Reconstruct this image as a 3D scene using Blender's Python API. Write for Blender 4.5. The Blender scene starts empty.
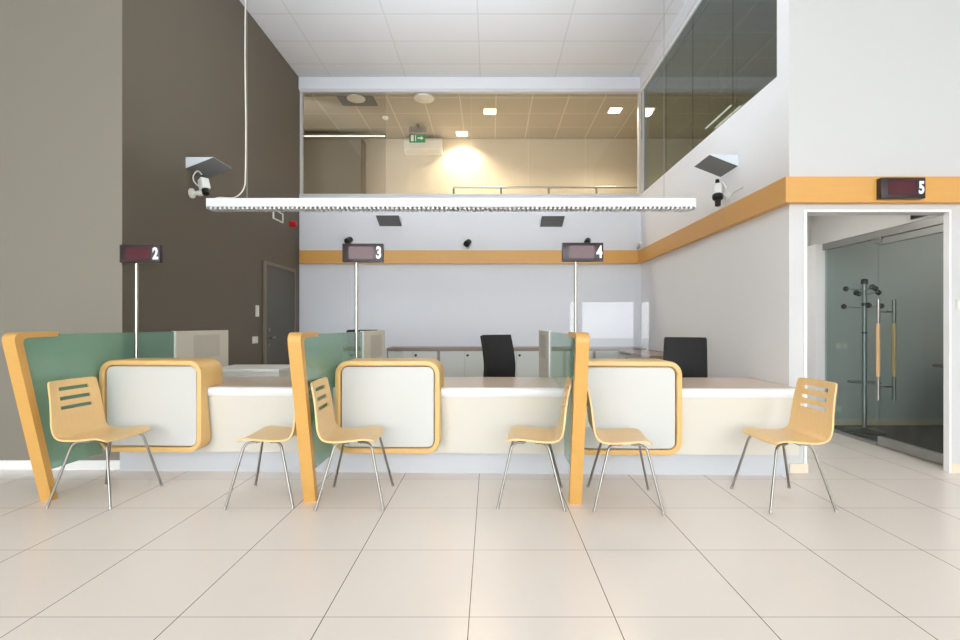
import bpy, bmesh, math, random
from mathutils import Vector, Matrix
random.seed(7)
S = bpy.context.scene
COL = S.collection
PI = math.pi

# ------------------------------------------------------------------ materials
def lin(c):
    return tuple(((v/255)/12.92 if v/255 <= .04045 else ((v/255+.055)/1.055)**2.4) for v in c)
MATS = {}
def new_mat(name):
    m = bpy.data.materials.new(name); m.use_nodes = True
    nt = m.node_tree; nt.nodes.clear()
    out = nt.nodes.new('ShaderNodeOutputMaterial')
    MATS[name] = m
    return m, nt, out
def N(nt, t, **kw):
    n = nt.nodes.new(t)
    for k, v in kw.items(): setattr(n, k, v)
    return n
def mat(name, rgb, rough=.5, metal=0., spec=.5, var=.04, scale=6., bump=0., bscale=200., stretch=None, coat=0.):
    """principled with a soft procedural variation of the paint / grain"""
    m, nt, out = new_mat(name)
    b = N(nt, 'ShaderNodeBsdfPrincipled')
    b.inputs['Roughness'].default_value = rough
    b.inputs['Metallic'].default_value = metal
    b.inputs['Specular IOR Level'].default_value = spec
    b.inputs['Coat Weight'].default_value = coat
    tc = N(nt, 'ShaderNodeTexCoord')
    mp = N(nt, 'ShaderNodeMapping')
    if stretch: mp.inputs['Scale'].default_value = stretch
    nt.links.new(tc.outputs['Object'], mp.inputs['Vector'])
    no = N(nt, 'ShaderNodeTexNoise'); no.inputs['Scale'].default_value = scale; no.inputs['Detail'].default_value = 4
    nt.links.new(mp.outputs['Vector'], no.inputs['Vector'])
    c = lin(rgb)
    mx = N(nt, 'ShaderNodeMix', data_type='RGBA')
    mx.inputs['A'].default_value = tuple(max(0, v*(1-var)) for v in c) + (1,)
    mx.inputs['B'].default_value = tuple(min(1, v*(1+var)) for v in c) + (1,)
    nt.links.new(no.outputs['Fac'], mx.inputs['Factor'])
    nt.links.new(mx.outputs['Result'], b.inputs['Base Color'])
    if bump:
        n2 = N(nt, 'ShaderNodeTexNoise'); n2.inputs['Scale'].default_value = bscale
        nt.links.new(tc.outputs['Object'], n2.inputs['Vector'])
        bp = N(nt, 'ShaderNodeBump'); bp.inputs['Strength'].default_value = bump; bp.inputs['Distance'].default_value = .002
        nt.links.new(n2.outputs['Fac'], bp.inputs['Height'])
        nt.links.new(bp.outputs['Normal'], b.inputs['Normal'])
    nt.links.new(b.outputs['BSDF'], out.inputs['Surface'])
    return m
def glass(name, tint, ior=1.45, rough=0., body=None, body_fac=0.):
    m, nt, out = new_mat(name)
    tr = N(nt, 'ShaderNodeBsdfTransparent'); tr.inputs['Color'].default_value = (*tint, 1)
    gl = N(nt, 'ShaderNodeBsdfGlossy'); gl.inputs['Roughness'].default_value = rough
    gl.inputs['Color'].default_value = (1, 1, 1, 1)
    f0 = ((ior-1)/(ior+1))**2        # Schlick, the same from either side of the sheet
    lw = N(nt, 'ShaderNodeLayerWeight'); lw.inputs['Blend'].default_value = .5
    pw = N(nt, 'ShaderNodeMath', operation='POWER'); pw.inputs[1].default_value = 5
    nt.links.new(lw.outputs['Facing'], pw.inputs[0])
    fr = N(nt, 'ShaderNodeMath', operation='MULTIPLY_ADD'); fr.inputs[1].default_value = 1-f0; fr.inputs[2].default_value = f0
    nt.links.new(pw.outputs[0], fr.inputs[0])
    src = tr.outputs['BSDF']
    if body:
        di = N(nt, 'ShaderNodeBsdfDiffuse'); di.inputs['Color'].default_value = (*body, 1)
        mb = N(nt, 'ShaderNodeMixShader'); mb.inputs['Fac'].default_value = body_fac
        nt.links.new(src, mb.inputs[1]); nt.links.new(di.outputs['BSDF'], mb.inputs[2])
        src = mb.outputs['Shader']
    mx = N(nt, 'ShaderNodeMixShader')
    nt.links.new(fr.outputs[0], mx.inputs['Fac'])
    nt.links.new(src, mx.inputs[1]); nt.links.new(gl.outputs['BSDF'], mx.inputs[2])
    nt.links.new(mx.outputs['Shader'], out.inputs['Surface'])
    return m
def emit(name, rgb, strength):
    m, nt, out = new_mat(name)
    e = N(nt, 'ShaderNodeEmission'); e.inputs['Color'].default_value = (*lin(rgb), 1); e.inputs['Strength'].default_value = strength
    nt.links.new(e.outputs['Emission'], out.inputs['Surface'])
    return m
def grid_mat(name, rgb, line_x, line_y, px, py, ox, oy, wx, wy, rough, var=.02, bump=0., coat=0.):
    """tiles: object-space grid with period px,py, offset ox,oy, joint widths wx,wy"""
    m, nt, out = new_mat(name)
    b = N(nt, 'ShaderNodeBsdfPrincipled'); b.inputs['Roughness'].default_value = rough
    b.inputs['Coat Weight'].default_value = coat
    tc = N(nt, 'ShaderNodeTexCoord'); sp = N(nt, 'ShaderNodeSeparateXYZ')
    nt.links.new(tc.outputs['Object'], sp.inputs['Vector'])
    def M(op, a, bv):
        n = N(nt, 'ShaderNodeMath', operation=op)
        if hasattr(a, 'node'): nt.links.new(a, n.inputs[0])
        else: n.inputs[0].default_value = a
        if bv is not None:
            if hasattr(bv, 'node'): nt.links.new(bv, n.inputs[1])
            else: n.inputs[1].default_value = bv
        return n.outputs[0]
    def line(axis, p, o, w):
        t = M('DIVIDE', M('SUBTRACT', sp.outputs[axis], o), p)
        f = M('ABSOLUTE', M('SUBTRACT', M('FRACT', M('ADD', t, .5), None), .5), None)
        return M('LESS_THAN', f, w/2/p), M('FLOOR', t, None)
    lx, cx = line('X', px, ox, wx); ly, cy = line('Y', py, oy, wy)
    cv = N(nt, 'ShaderNodeCombineXYZ'); nt.links.new(cx, cv.inputs[0]); nt.links.new(cy, cv.inputs[1])
    wn = N(nt, 'ShaderNodeTexWhiteNoise'); nt.links.new(cv.outputs[0], wn.inputs['Vector'])
    no = N(nt, 'ShaderNodeTexNoise'); no.inputs['Scale'].default_value = 3.5; no.inputs['Detail'].default_value = 5
    nt.links.new(tc.outputs['Object'], no.inputs['Vector'])
    f = M('ADD', M('MULTIPLY', wn.outputs['Value'], .5), M('MULTIPLY', no.outputs['Fac'], .5))
    c = lin(rgb)
    mx = N(nt, 'ShaderNodeMix', data_type='RGBA')
    mx.inputs['A'].default_value = tuple(v*(1-var) for v in c)+(1,); mx.inputs['B'].default_value = tuple(min(1, v*(1+var)) for v in c)+(1,)
    nt.links.new(f, mx.inputs['Factor'])
    m2 = N(nt, 'ShaderNodeMix', data_type='RGBA'); m2.inputs['B'].default_value = (*lin(line_y), 1)
    nt.links.new(ly, m2.inputs['Factor']); nt.links.new(mx.outputs['Result'], m2.inputs['A'])
    m3 = N(nt, 'ShaderNodeMix', data_type='RGBA'); m3.inputs['B'].default_value = (*lin(line_x), 1)
    nt.links.new(lx, m3.inputs['Factor']); nt.links.new(m2.outputs['Result'], m3.inputs['A'])
    nt.links.new(m3.outputs['Result'], b.inputs['Base Color'])
    if bump:
        bp = N(nt, 'ShaderNodeBump'); bp.inputs['Strength'].default_value = bump; bp.inputs['Distance'].default_value = .002
        nt.links.new(no.outputs['Fac'], bp.inputs['Height']); nt.links.new(bp.outputs['Normal'], b.inputs['Normal'])
    nt.links.new(b.outputs['BSDF'], out.inputs['Surface'])
    return m

M_white   = mat('white_wall_paint', (207, 207, 206), .6, var=.012, scale=1.2, bump=.06)  # white darkened to tame the daylight on window-facing walls
M_whitelift = mat('white_side_wall_paint', (240, 240, 241), .6, var=.012, scale=1.2, bump=.06)  # white lightened to make up for weaker light on side walls
M_blue    = mat('pale_blue_grey_wall_paint', (222, 224, 229), .6, var=.012, scale=1.2, bump=.06)
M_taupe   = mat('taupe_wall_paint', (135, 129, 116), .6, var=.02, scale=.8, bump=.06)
M_dark    = mat('dark_taupe_wall_paint', (97, 89, 76), .6, var=.03, scale=.8, bump=.06)  # darker tone for the wall face turned to the side
M_floor   = grid_mat('cream_floor_tiles', (242, 232, 222), (98, 88, 78), (176, 164, 150), .6, .6, -.086, 2.014, .004, .004, .26, .022)
M_ceil    = grid_mat('ceiling_tiles', (218, 219, 222), (205, 205, 206), (200, 200, 201), 1.2, .6, -.157, .25, .018, .018, .8, .015)
M_gceil   = grid_mat('gallery_ceiling_tiles', (176, 170, 158), (206, 200, 186), (200, 194, 180), .6, .6, .1, .25, .02, .02, .7, .015)
M_gwall   = mat('gallery_wall_paint', (214, 206, 190), .5, var=.02, scale=1)
M_carpet  = mat('dark_carpet', (48, 44, 42), .95, var=.25, scale=180, bump=.4)
M_orange  = mat('honey_lacquered_wood', (214, 164, 88), .35, var=.06, scale=5, stretch=(1.5, 18, 18))
M_band    = mat('honey_wood_band', (216, 162, 86), .4, var=.06, scale=3, stretch=(.8, .8, 14))
M_box     = mat('maple_box_frame', (228, 186, 120), .35, var=.05, scale=5, stretch=(4, 4, 14))
M_ply     = mat('plywood_shell', (236, 198, 138), .35, var=.06, scale=5, stretch=(2, 16, 2))
M_plyedge = mat('plywood_edge', (205, 155, 90), .5)
M_chrome  = mat('brushed_chrome', (150, 146, 140), .3, 1., var=.03)
M_steel   = mat('satin_steel', (168, 170, 168), .35, 1., var=.03)
M_pole    = mat('polished_pole_steel', (186, 180, 170), .22, 1., var=.02)
M_lampwhite = mat('white_powder_coat', (240, 241, 242), .4, var=.01)
M_lamine  = mat('cream_laminate', (218, 214, 203), .35, var=.01)
M_edge    = mat('white_gloss_edge', (236, 236, 236), .2, var=.005)
M_panelw  = mat('white_box_panel', (208, 208, 204), .3, var=.008)
M_gap     = mat('grey_shadow_gap', (150, 140, 135), .7)
M_top     = mat('pinkish_brown_worktop', (216, 196, 177), .25, var=.05, scale=8, stretch=(1, 10, 1))
M_plinth  = mat('pale_plinth_laminate', (203, 206, 210), .3, var=.01)
M_green   = glass('frosted_green_glass', (.60, .80, .69), 1.45, .05, (.34, .54, .43), .48)
M_board   = mat('pale_grey_board', (214, 209, 194), .5, var=.02, scale=3)
M_black   = mat('black_plastic', (22, 22, 23), .4, var=.05)
M_fabric  = mat('black_upholstery', (34, 33, 33), .75, var=.15, scale=120, bump=.3, bscale=400)
M_house   = mat('dark_maroon_housing', (48, 34, 36), .3, var=.03)
M_disp    = mat('dark_red_display', (78, 27, 36), .22, var=.05, scale=60)
M_digit   = mat('white_digit_print', (245, 245, 248), .4, var=.005)
M_sage    = mat('sage_grey_door', (205, 208, 202), .45, var=.01)
M_brown   = mat('brown_carcass', (152, 134, 120), .4, var=.05, scale=4, stretch=(1, 1, 8))
M_clear   = glass('clear_acrylic', (.97, .975, .985), 1.38)
M_pane    = glass('clear_window_glass', (.97, .985, .98), 1.45)
M_gpane   = glass('gallery_glass', (.93, .91, .87), 1.42)
M_gpaned  = glass('tinted_gallery_glass', (.88, .86, .82), 1.45)
M_rpane   = glass('grey_green_gallery_glass', (.58, .655, .645), 1.7)
M_dpane   = glass('smoky_door_glass', (.83, .89, .875), 1.45)
M_frame   = mat('pale_grey_window_frame', (205, 206, 206), .4, var=.01)
M_base    = mat('beige_skirting_tile', (232, 218, 196), .4, var=.02)
M_trimw   = mat('white_trim', (240, 240, 240), .4, var=.01)
M_wedge   = mat('grey_perforated_metal', (112, 113, 112), .6, var=.06, scale=90)
M_bluew   = mat('pale_blue_lamp_body', (222, 230, 236), .4, var=.01)
M_red     = mat('red_plastic', (190, 22, 26), .3)
M_doorleaf= mat('dark_door_leaf', (84, 80, 71), .5, var=.03, scale=2)
M_doorfr  = mat('taupe_door_frame', (120, 110, 94), .5, var=.03)
M_swt     = mat('ivory_switch_plastic', (222, 218, 206), .4, var=.01)
M_plastw  = mat('white_plastic', (232, 232, 226), .4, var=.01)
M_exit    = mat('green_sign_face', (20, 150, 90), .4, var=.02)
M_wood2   = mat('light_grip_wood', (226, 182, 128), .4, var=.06, scale=6, stretch=(10, 10, 1))
M_faded   = mat('faded_grey_print', (198, 193, 179), .6, var=.12, scale=9, stretch=(1, 22, 1))
M_ground  = mat('outdoor_paving', (190, 188, 184), .8, var=.08, scale=2)
M_warm    = emit('warm_lamp_face', (255, 226, 170), 9)
M_dots    = emit('lit_louvre_dots', (255, 250, 235), 1.7)  # glowing dots imitating a lamp reflected in the end pane
M_streak    = emit('lit_lamp_tube', (255, 246, 225), .9)  # glow imitating lamp reflections in the side glass

# ------------------------------------------------------------------ mesh helpers
ORI = {}
def bmn(): return bmesh.new()
def box(bm, x0, x1, y0, y1, z0, z1, bev=0., seg=2):
    r = bmesh.ops.create_cube(bm, size=1)
    vs = r['verts']
    for v in vs:
        v.co = Vector(((x0+x1)/2 + v.co.x*(x1-x0), (y0+y1)/2 + v.co.y*(y1-y0), (z0+z1)/2 + v.co.z*(z1-z0)))
    if bev:
        es = list({e for v in vs for e in v.link_edges})
        bmesh.ops.bevel(bm, geom=es, offset=bev, segments=seg, profile=.5, affect='EDGES')
    return bm
def prism(bm, pts, axis, a, b):
    """polygon pts in the two other axes, extruded along axis from a to b"""
    def mk(p, t):
        if axis == 'x': return Vector((t, p[0], p[1]))
        if axis == 'y': return Vector((p[0], t, p[1]))
        return Vector((p[0], p[1], t))
    A = [bm.verts.new(mk(p, a)) for p in pts]; B = [bm.verts.new(mk(p, b)) for p in pts]
    n = len(pts)
    bm.faces.new(A); bm.faces.new(list(reversed(B)))
    for i in range(n):
        j = (i+1) % n
        bm.faces.new((A[j], A[i], B[i], B[j]))
    return bm
def smooth_path(pts, n=6):
    pts = [Vector(p) for p in pts]; out = []
    for i in range(len(pts)-1):
        p0 = pts[i-1] if i else pts[i]*2-pts[i+1]
        p1, p2 = pts[i], pts[i+1]
        p3 = pts[i+2] if i+2 < len(pts) else p2*2-p1
        for k in range(n):
            t = k/n
            out.append(.5*((2*p1)+(p2-p0)*t+(2*p0-5*p1+4*p2-p3)*t*t+(3*p1-p0-3*p2+p3)*t**3))
    out.append(pts[-1]); return out
def round_path(pts, r, n=5):
    """polyline with its inner corners rounded"""
    pts = [Vector(p) for p in pts]; out = [pts[0]]
    for i in range(1, len(pts)-1):
        a, b, c = pts[i-1], pts[i], pts[i+1]
        d1, d2 = (a-b), (c-b)
        k = min(r, d1.length*.49, d2.length*.49)
        s, e = b+d1.normalized()*k, b+d2.normalized()*k
        for q in range(n+1):
            t = q/n; out.append(s*(1-t)**2+b*2*t*(1-t)+e*t*t)
    out.append(pts[-1]); return out
def tube(bm, pts, r, seg=10, cap=True):
    pts = [Vector(p) for p in pts]
    T = []
    for i in range(len(pts)):
        d = (pts[min(i+1, len(pts)-1)]-pts[max(i-1, 0)]); T.append(d.normalized())
    up = Vector((0, 0, 1)) if abs(T[0].z) < .9 else Vector((1, 0, 0))
    u = T[0].cross(up).normalized(); rings = []
    for i, p in enumerate(pts):
        if i: u = (u - T[i]*u.dot(T[i])).normalized()
        v = T[i].cross(u)
        rr = r[i] if isinstance(r, (list, tuple)) else r
        rings.append([bm.verts.new(p+(u*math.cos(2*PI*k/seg)+v*math.sin(2*PI*k/seg))*rr) for k in range(seg)])
    for a, b in zip(rings, rings[1:]):
        for k in range(seg):
            j = (k+1) % seg
            bm.faces.new((a[k], a[j], b[j], b[k]))
    if cap:
        bm.faces.new(list(reversed(rings[0]))); bm.faces.new(rings[-1])
    return bm
def lathe(bm, prof, c=(0, 0, 0), axis='z', seg=20):
    """prof: (radius, height) pairs, revolved"""
    c = Vector(c); rings = []
    for r, h in prof:
        ring = []
        for k in range(seg):
            a = 2*PI*k/seg; x, y = r*math.cos(a), r*math.sin(a)
            p = {'z': (x, y, h), 'y': (x, h, y), 'x': (h, x, y)}[axis]
            ring.append(bm.verts.new(c+Vector(p)))
        rings.append(ring)
    for a, b in zip(rings, rings[1:]):
        for k in range(seg):
            j = (k+1) % seg; bm.faces.new((a[k], a[j], b[j], b[k]))
    bm.faces.new(list(reversed(rings[0]))); bm.faces.new(rings[-1])
    return bm
def xform(bm, m):
    bmesh.ops.transform(bm, matrix=m, verts=bm.verts); return bm
def rrect(x0, x1, z0, z1, r, n=8):
    out = []
    for cx, cz, a0 in ((x1-r, z1-r, 0), (x0+r, z1-r, PI/2), (x0+r, z0+r, PI), (x1-r, z0+r, 1.5*PI)):
        for k in range(n+1):
            a = a0+PI/2*k/n; out.append((cx+r*math.cos(a), cz+r*math.sin(a)))
    return out
def obj(name, bm, m, parent=None, smooth=35, origin=None):
    bmesh.ops.recalc_face_normals(bm, faces=bm.faces)
    me = bpy.data.meshes.new(name)
    if parent is None:
        xs = [v.co for v in bm.verts]
        if origin is None:
            lo = [min(c[i] for c in xs) for i in range(3)]; hi = [max(c[i] for c in xs) for i in range(3)]
            origin = Vector(((lo[0]+hi[0])/2, (lo[1]+hi[1])/2, lo[2]))
        origin = Vector(origin)
    else:
        origin = ORI[parent.name]
    bmesh.ops.translate(bm, verts=bm.verts, vec=-origin)
    bm.to_mesh(me); bm.free()
    for mm in (m if isinstance(m, (list, tuple)) else [m]): me.materials.append(mm)
    if smooth:
        for p in me.polygons: p.use_smooth = True
        me.set_sharp_from_angle(angle=math.radians(smooth))
    o = bpy.data.objects.new(name, me); COL.objects.link(o)
    if parent is None: o.location = origin
    else: o.parent = parent
    ORI[o.name] = origin
    return o
def tag(o, label, cat, group=None):
    o['label'] = label; o['category'] = cat
    if group: o['group'] = group
    return o
def thing(name, label, cat, loc, group=None):
    o = bpy.data.objects.new(name, None); COL.objects.link(o)
    o.location = loc; o.empty_display_size = .1
    ORI[o.name] = Vector(loc)
    return tag(o, label, cat, group)
def struct(name, bm, m, parent=None, smooth=0):
    # the setting keeps world coordinates, so that its procedural tiles sit where they should
    if parent is None:
        o = obj(name, bm, m, None, smooth, origin=(0, 0, 0)); o['kind'] = 'structure'
        return o
    return obj(name, bm, m, parent, smooth)
def dup(root, loc, rotz, label, group=None):
    r = root.copy(); COL.objects.link(r); r.location = loc; r.rotation_euler = (0, 0, rotz); r['label'] = label
    if group: r['group'] = group
    for ch in list(root.children):
        c = ch.copy(); COL.objects.link(c); c.parent = r
        for g in list(ch.children):
            d = g.copy(); COL.objects.link(d); d.parent = c
    return r
def text_bm(body, size, squeeze, bold, depth):
    cu = bpy.data.curves.new('digit_outline', 'FONT')
    cu.body = body; cu.size = size; cu.offset = bold; cu.extrude = depth
    cu.align_x = 'CENTER'; cu.align_y = 'CENTER'
    t = bpy.data.objects.new('digit_outline', cu); COL.objects.link(t)
    dg = bpy.context.evaluated_depsgraph_get(); dg.update()
    me = bpy.data.meshes.new_from_object(t.evaluated_get(dg))
    bm = bmn(); bm.from_mesh(me)
    bpy.data.objects.remove(t); bpy.data.meshes.remove(me); bpy.data.curves.remove(cu)
    xs = [v.co.x for v in bm.verts]; ys = [v.co.y for v in bm.verts]
    c = Vector(((min(xs)+max(xs))/2, (min(ys)+max(ys))/2, 0))
    xform(bm, Matrix.Rotation(PI/2, 4, 'X') @ Matrix.Diagonal((squeeze, 1, 1, 1)) @ Matrix.Translation(-c))
    return bm

# ------------------------------------------------------------------ camera
H = 1.205; F = 488.
cd = bpy.data.cameras.new('camera'); cam = bpy.data.objects.new('camera', cd); COL.objects.link(cam)
cam.location = (0, 0, H); cam.rotation_euler = (PI/2, 0, 0)
cd.sensor_width = 36; cd.lens = F/960*36
cd.shift_x = -10/960; cd.shift_y = 5/960; cd.clip_start = .05
S.camera = cam

# ------------------------------------------------------------------ the setting
XL, XR, YB, CZ = -3.075, 2.44, 7.87, 5.19      # hall alcove
YF = 3.98                                     # white wall facing the windows
YL = 4.08                                     # taupe wall facing the windows
XO, YW = 6.5, -6.5                            # outer walls, window front
GL0, GL1 = 3.315, 4.985                        # gallery glazing
GB = 9.83                                     # back of the gallery

struct('floor', box(bmn(), -XO, XO, YW-.2, YB+.12, -.12, 0), M_floor)
struct('floor_carpet', box(bmn(), 3.93, XO, YF+.12, 5.85, .0, .006), M_carpet)
struct('ceiling', box(bmn(), -XO-.1, XO+.1, YW-.2, YB+.12, CZ, CZ+.12), M_ceil)
struct('ground', box(bmn(), -30, 30, -40, YW-.25, -.25, -.13), M_ground)

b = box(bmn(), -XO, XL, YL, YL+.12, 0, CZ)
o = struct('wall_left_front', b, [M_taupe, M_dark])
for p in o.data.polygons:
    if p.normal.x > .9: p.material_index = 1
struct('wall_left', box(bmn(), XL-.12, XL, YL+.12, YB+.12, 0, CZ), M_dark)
GX0 = -4.4
struct('wall_gallery_left', box(bmn(), GX0-.12, GX0, YB, GB+.12, 2.58, CZ), M_gwall)
b = bmn()
box(b, XL, XR+.12, YB, YB+.12, 0, GL0); box(b, XL, XR+.12, YB, YB+.12, GL1, CZ)
struct('wall_back', b, M_blue)
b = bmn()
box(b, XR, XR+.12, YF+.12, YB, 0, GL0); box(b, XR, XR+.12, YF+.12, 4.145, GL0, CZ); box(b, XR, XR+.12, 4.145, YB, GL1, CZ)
struct('wall_right', b, M_whitelift)
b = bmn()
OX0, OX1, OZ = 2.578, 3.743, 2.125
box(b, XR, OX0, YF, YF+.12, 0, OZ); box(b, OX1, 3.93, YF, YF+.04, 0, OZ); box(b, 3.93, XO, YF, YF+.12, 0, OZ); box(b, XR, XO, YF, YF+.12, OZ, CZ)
o = struct('wall_right_front', b, [M_white, M_whitelift])
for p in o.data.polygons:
    if p.normal.x < -.9: p.material_index = 1  # side-turned faces get the lightened white
struct('wall_outer_left', box(bmn(), -XO-.12, -XO, YW, YL+.12, 0, CZ), M_white)
struct('wall_outer_right', box(bmn(), XO, XO+.12, YW, GB+.12, 0, CZ), M_white)
struct('wall_corridor_end', box(bmn(), XR+.12, XO, 5.85, 5.97, .0, 2.58), M_white)
b = bmn(); box(b, XR+.12, XO, YF+.12, GB+.12, 2.58, 2.70); box(b, GX0, XR+.12, YB+.12, GB+.12, 2.58, 2.70)
struct('floor_gallery', b, M_gwall)
b = bmn(); box(b, GX0, XO, GB, GB+.12, 2.70, CZ)
struct('wall_gallery_back', b, M_gwall)
b = bmn(); box(b, GX0, XO, YB+.12, GB, 4.955, 5.05); box(b, XL, XR+.12, YB+.07, YB+.12, 4.975, 5.05); box(b, XR+.12, XO, YF+.12, YB+.12, 4.955, 5.05)
struct('ceiling_gallery', b, M_gceil)

# street front: tall windows between posts, behind the viewer
b = bmn(); box(b, -XO, XO, YW-.15, YW, 0, .12); box(b, -XO, XO, YW-.15, YW, 4.95, CZ)
for i in range(8):
    x = -XO + i*(2*XO/7); box(b, max(-XO, x-.07), min(XO, x+.07), YW-.15, YW, .12, 4.95)
struct('wall_front', b, M_white)
for i in range(7):
    x0 = -XO+i*(2*XO/7)+.07; x1 = -XO+(i+1)*(2*XO/7)-.07
    fb = bmn(); box(fb, x0, x0+.05, YW-.1, YW-.04, .12, 4.95); box(fb, x1-.05, x1, YW-.1, YW-.04, .12, 4.95)
    for z in (.12, 2.6, 4.9): box(fb, x0+.05, x1-.05, YW-.1, YW-.04, z, z+.05)
    w = struct('window_%d' % (i+4), fb, M_frame)
    struct('pane', box(bmn(), x0+.05, x1-.05, YW-.075, YW-.069, .17, 4.9), M_pane, w)

# wooden band round the alcove and over the passage
bz0, bz1 = 2.19, 2.395
struct('trim_1', box(bmn(), XL+.03, XR-.07, YB-.07, YB, bz0-.005, bz1+.005), M_band)
struct('trim_2', box(bmn(), XR-.07, XR, YF-.001, YB, bz0, bz1), M_band)
struct('trim_3', box(bmn(), XR-.07, XO, YF-.07, YF, bz0, bz1), M_band)
# passage lining
b = bmn(); box(b, OX0-.02, OX0+.004, YF-.008, YF+.125, 0, OZ); box(b, OX1-.004, OX1+.012, YF-.008, YF+.044, 0, OZ); box(b, OX0-.02, OX1+.012, YF-.008, YF+.0, OZ, OZ+.02)
struct('trim_4', b, M_trimw)
b = bmn(); box(b, -XO, XL, YL-.012, YL, 0, .075)
struct('baseboard_left', b, M_trimw)
b = bmn(); box(b, XR, OX0-.02, YF-.012, YF-.0, 0, .075); box(b, OX0-.02, OX0+.008, YF-.014, YF+.13, 0, .075); box(b, OX1+.012, XO, YF-.012, YF, 0, .075)
struct('baseboard_right', b, M_base)
b = bmn(); box(b, 4.03, XO, 5.838, 5.85, .006, .08); box(b, XR+.12, 3.77, 5.838, 5.85, 0, .07)
struct('baseboard_corridor', b, M_base)
struct('trim_5', box(bmn(), 3.77, 3.90, 5.65, 5.85, 0, 2.14), M_trimw)      # post at the end of the glass screen
# ceiling edge strips over the glazing
b = bmn(); box(b, XL, XR, YB-.03, YB, GL1+.015, CZ); box(b, XR-.03, XR, YF+.2, YB-.03, GL1+.015, CZ)
struct('trim_6', b, M_blue)

# gallery glazing at the back
fb = bmn()
box(fb, XL, XL+.035, YB+.02, YB+.1, GL0, GL1); box(fb, XR-.035, XR, YB+.02, YB+.1, GL0, GL1)
box(fb, XL+.035, XR-.035, YB-.01, YB+.1, GL0-.03, GL0+.004); box(fb, XL+.035, XR-.035, YB+.02, YB+.1, GL1-.012, GL1)
w1 = struct('window_1', fb, M_frame)
seams = [XL+.035, -1.68, -.30, .62, 1.55, XR-.035]
for i in range(5):
    struct('pane', box(bmn(), seams[i]+.003, seams[i+1]-.003, YB+.045, YB+.055, GL0+.004, GL1-.012), M_gpaned if i == 0 else M_gpane, w1)
fb = bmn()
box(fb, XR+.01, XR+.09, 4.145, 4.17, GL0, GL1); box(fb, XR+.01, XR+.09, YB-.08, YB, GL0, GL1)
box(fb, XR+.01, XR+.09, 4.17, YB-.08, GL0-.006, GL0+.012); box(fb, XR+.01, XR+.09, 4.17, YB-.08, GL1-.02, GL1)
w2 = struct('window_2', fb, M_frame)
ys = [4.17, 4.95, 5.93, 6.83, YB-.08]
for i in range(4):
    struct('pane', box(bmn(), XR+.02, XR+.03, ys[i]+.002, ys[i+1]-.002, GL0+.012, GL1-.02), M_rpane, w2)

# dark service door in the dark wall
fb = bmn()
DY0, DY1, DZ = 6.60, 7.66, 2.075
for y0, y1, z0, z1 in ((DY0, DY0+.05, 0, DZ), (DY1-.05, DY1, 0, DZ), (DY0+.05, DY1-.05, DZ-.05, DZ)):
    box(fb, XL, XL+.035, y0, y1, z0, z1, .004, 1)
d1 = struct('door_1', fb, M_doorfr)
struct('door_leaf', box(bmn(), XL, XL+.02, DY0+.05, DY1-.05, .01, DZ-.05), M_doorleaf, d1)
b = bmn(); tube(b, [(XL+.02, DY0+.13, 1.03), (XL+.075, DY0+.13, 1.03)], .011); tube(b, [(XL+.07, DY0+.125, 1.03), (XL+.07, DY0+.25, 1.03)], .01)
lathe(b, [(.026, .02), (.026, .03)], (XL, DY0+.13, 1.03), 'x'); lathe(b, [(.02, .02), (.02, .032)], (XL, DY0+.13, .93), 'x')
lathe(b, [(.026, .02), (.026, .034)], (XL, DY0+.13, 1.14), 'x')
struct('door_handle', b, M_chrome, d1, 35)

# glass screen and glass door beside the passage
GX = 3.88
struct('wall_passage_header', box(bmn(), GX-.035, GX+.035, 4.105, 5.85, 2.142, 2.58), M_white)
fb = bmn(); box(fb, GX-.03, GX+.03, 4.03, 5.65, 2.07, 2.14); box(fb, GX-.02, GX+.02, 4.875, 5.65, 0, .03)
w3 = struct('window_3', fb, M_steel)
struct('pane', box(bmn(), GX-.005, GX+.005, 4.875, 5.645, .03, 2.07), M_dpane, w3)
db = bmn(); box(db, GX-.02, GX+.02, 4.04, 4.865, .012, .10, .003, 1); box(db, GX-.02, GX+.02, 4.04, 4.865, 2.0, 2.065, .003, 1)
d2 = struct('door_2', db, M_steel)
struct('pane', box(bmn(), GX-.005, GX+.005, 4.04, 4.865, .10, 2.0), M_dpane, d2)
struct('pivot_clamp', box(bmn(), GX-.035, GX+.035, 4.80, 4.93, 2.02, 2.075, .006), M_chrome, d2, 35)
for sx in (-1, 1):
    hx = GX+sx*.078; hy = 4.78
    b = bmn()
    tube(b, [(hx, hy, .47), (hx, hy, .70)], .0165, 14); tube(b, [(hx, hy, 1.22), (hx, hy, 1.455)], .0165, 14)
    for z in (.60, 1.335): tube(b, [(hx, hy, z), (GX+sx*.006, hy, z)], .009, 10)
    hnd = struct('door_handle', b, M_chrome, d2, 35)
    b = bmn(); tube(b, [(hx, hy, .70), (hx, hy, 1.22)], .0175, 14)
    struct('grip', b, M_wood2, hnd, 35)

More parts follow.
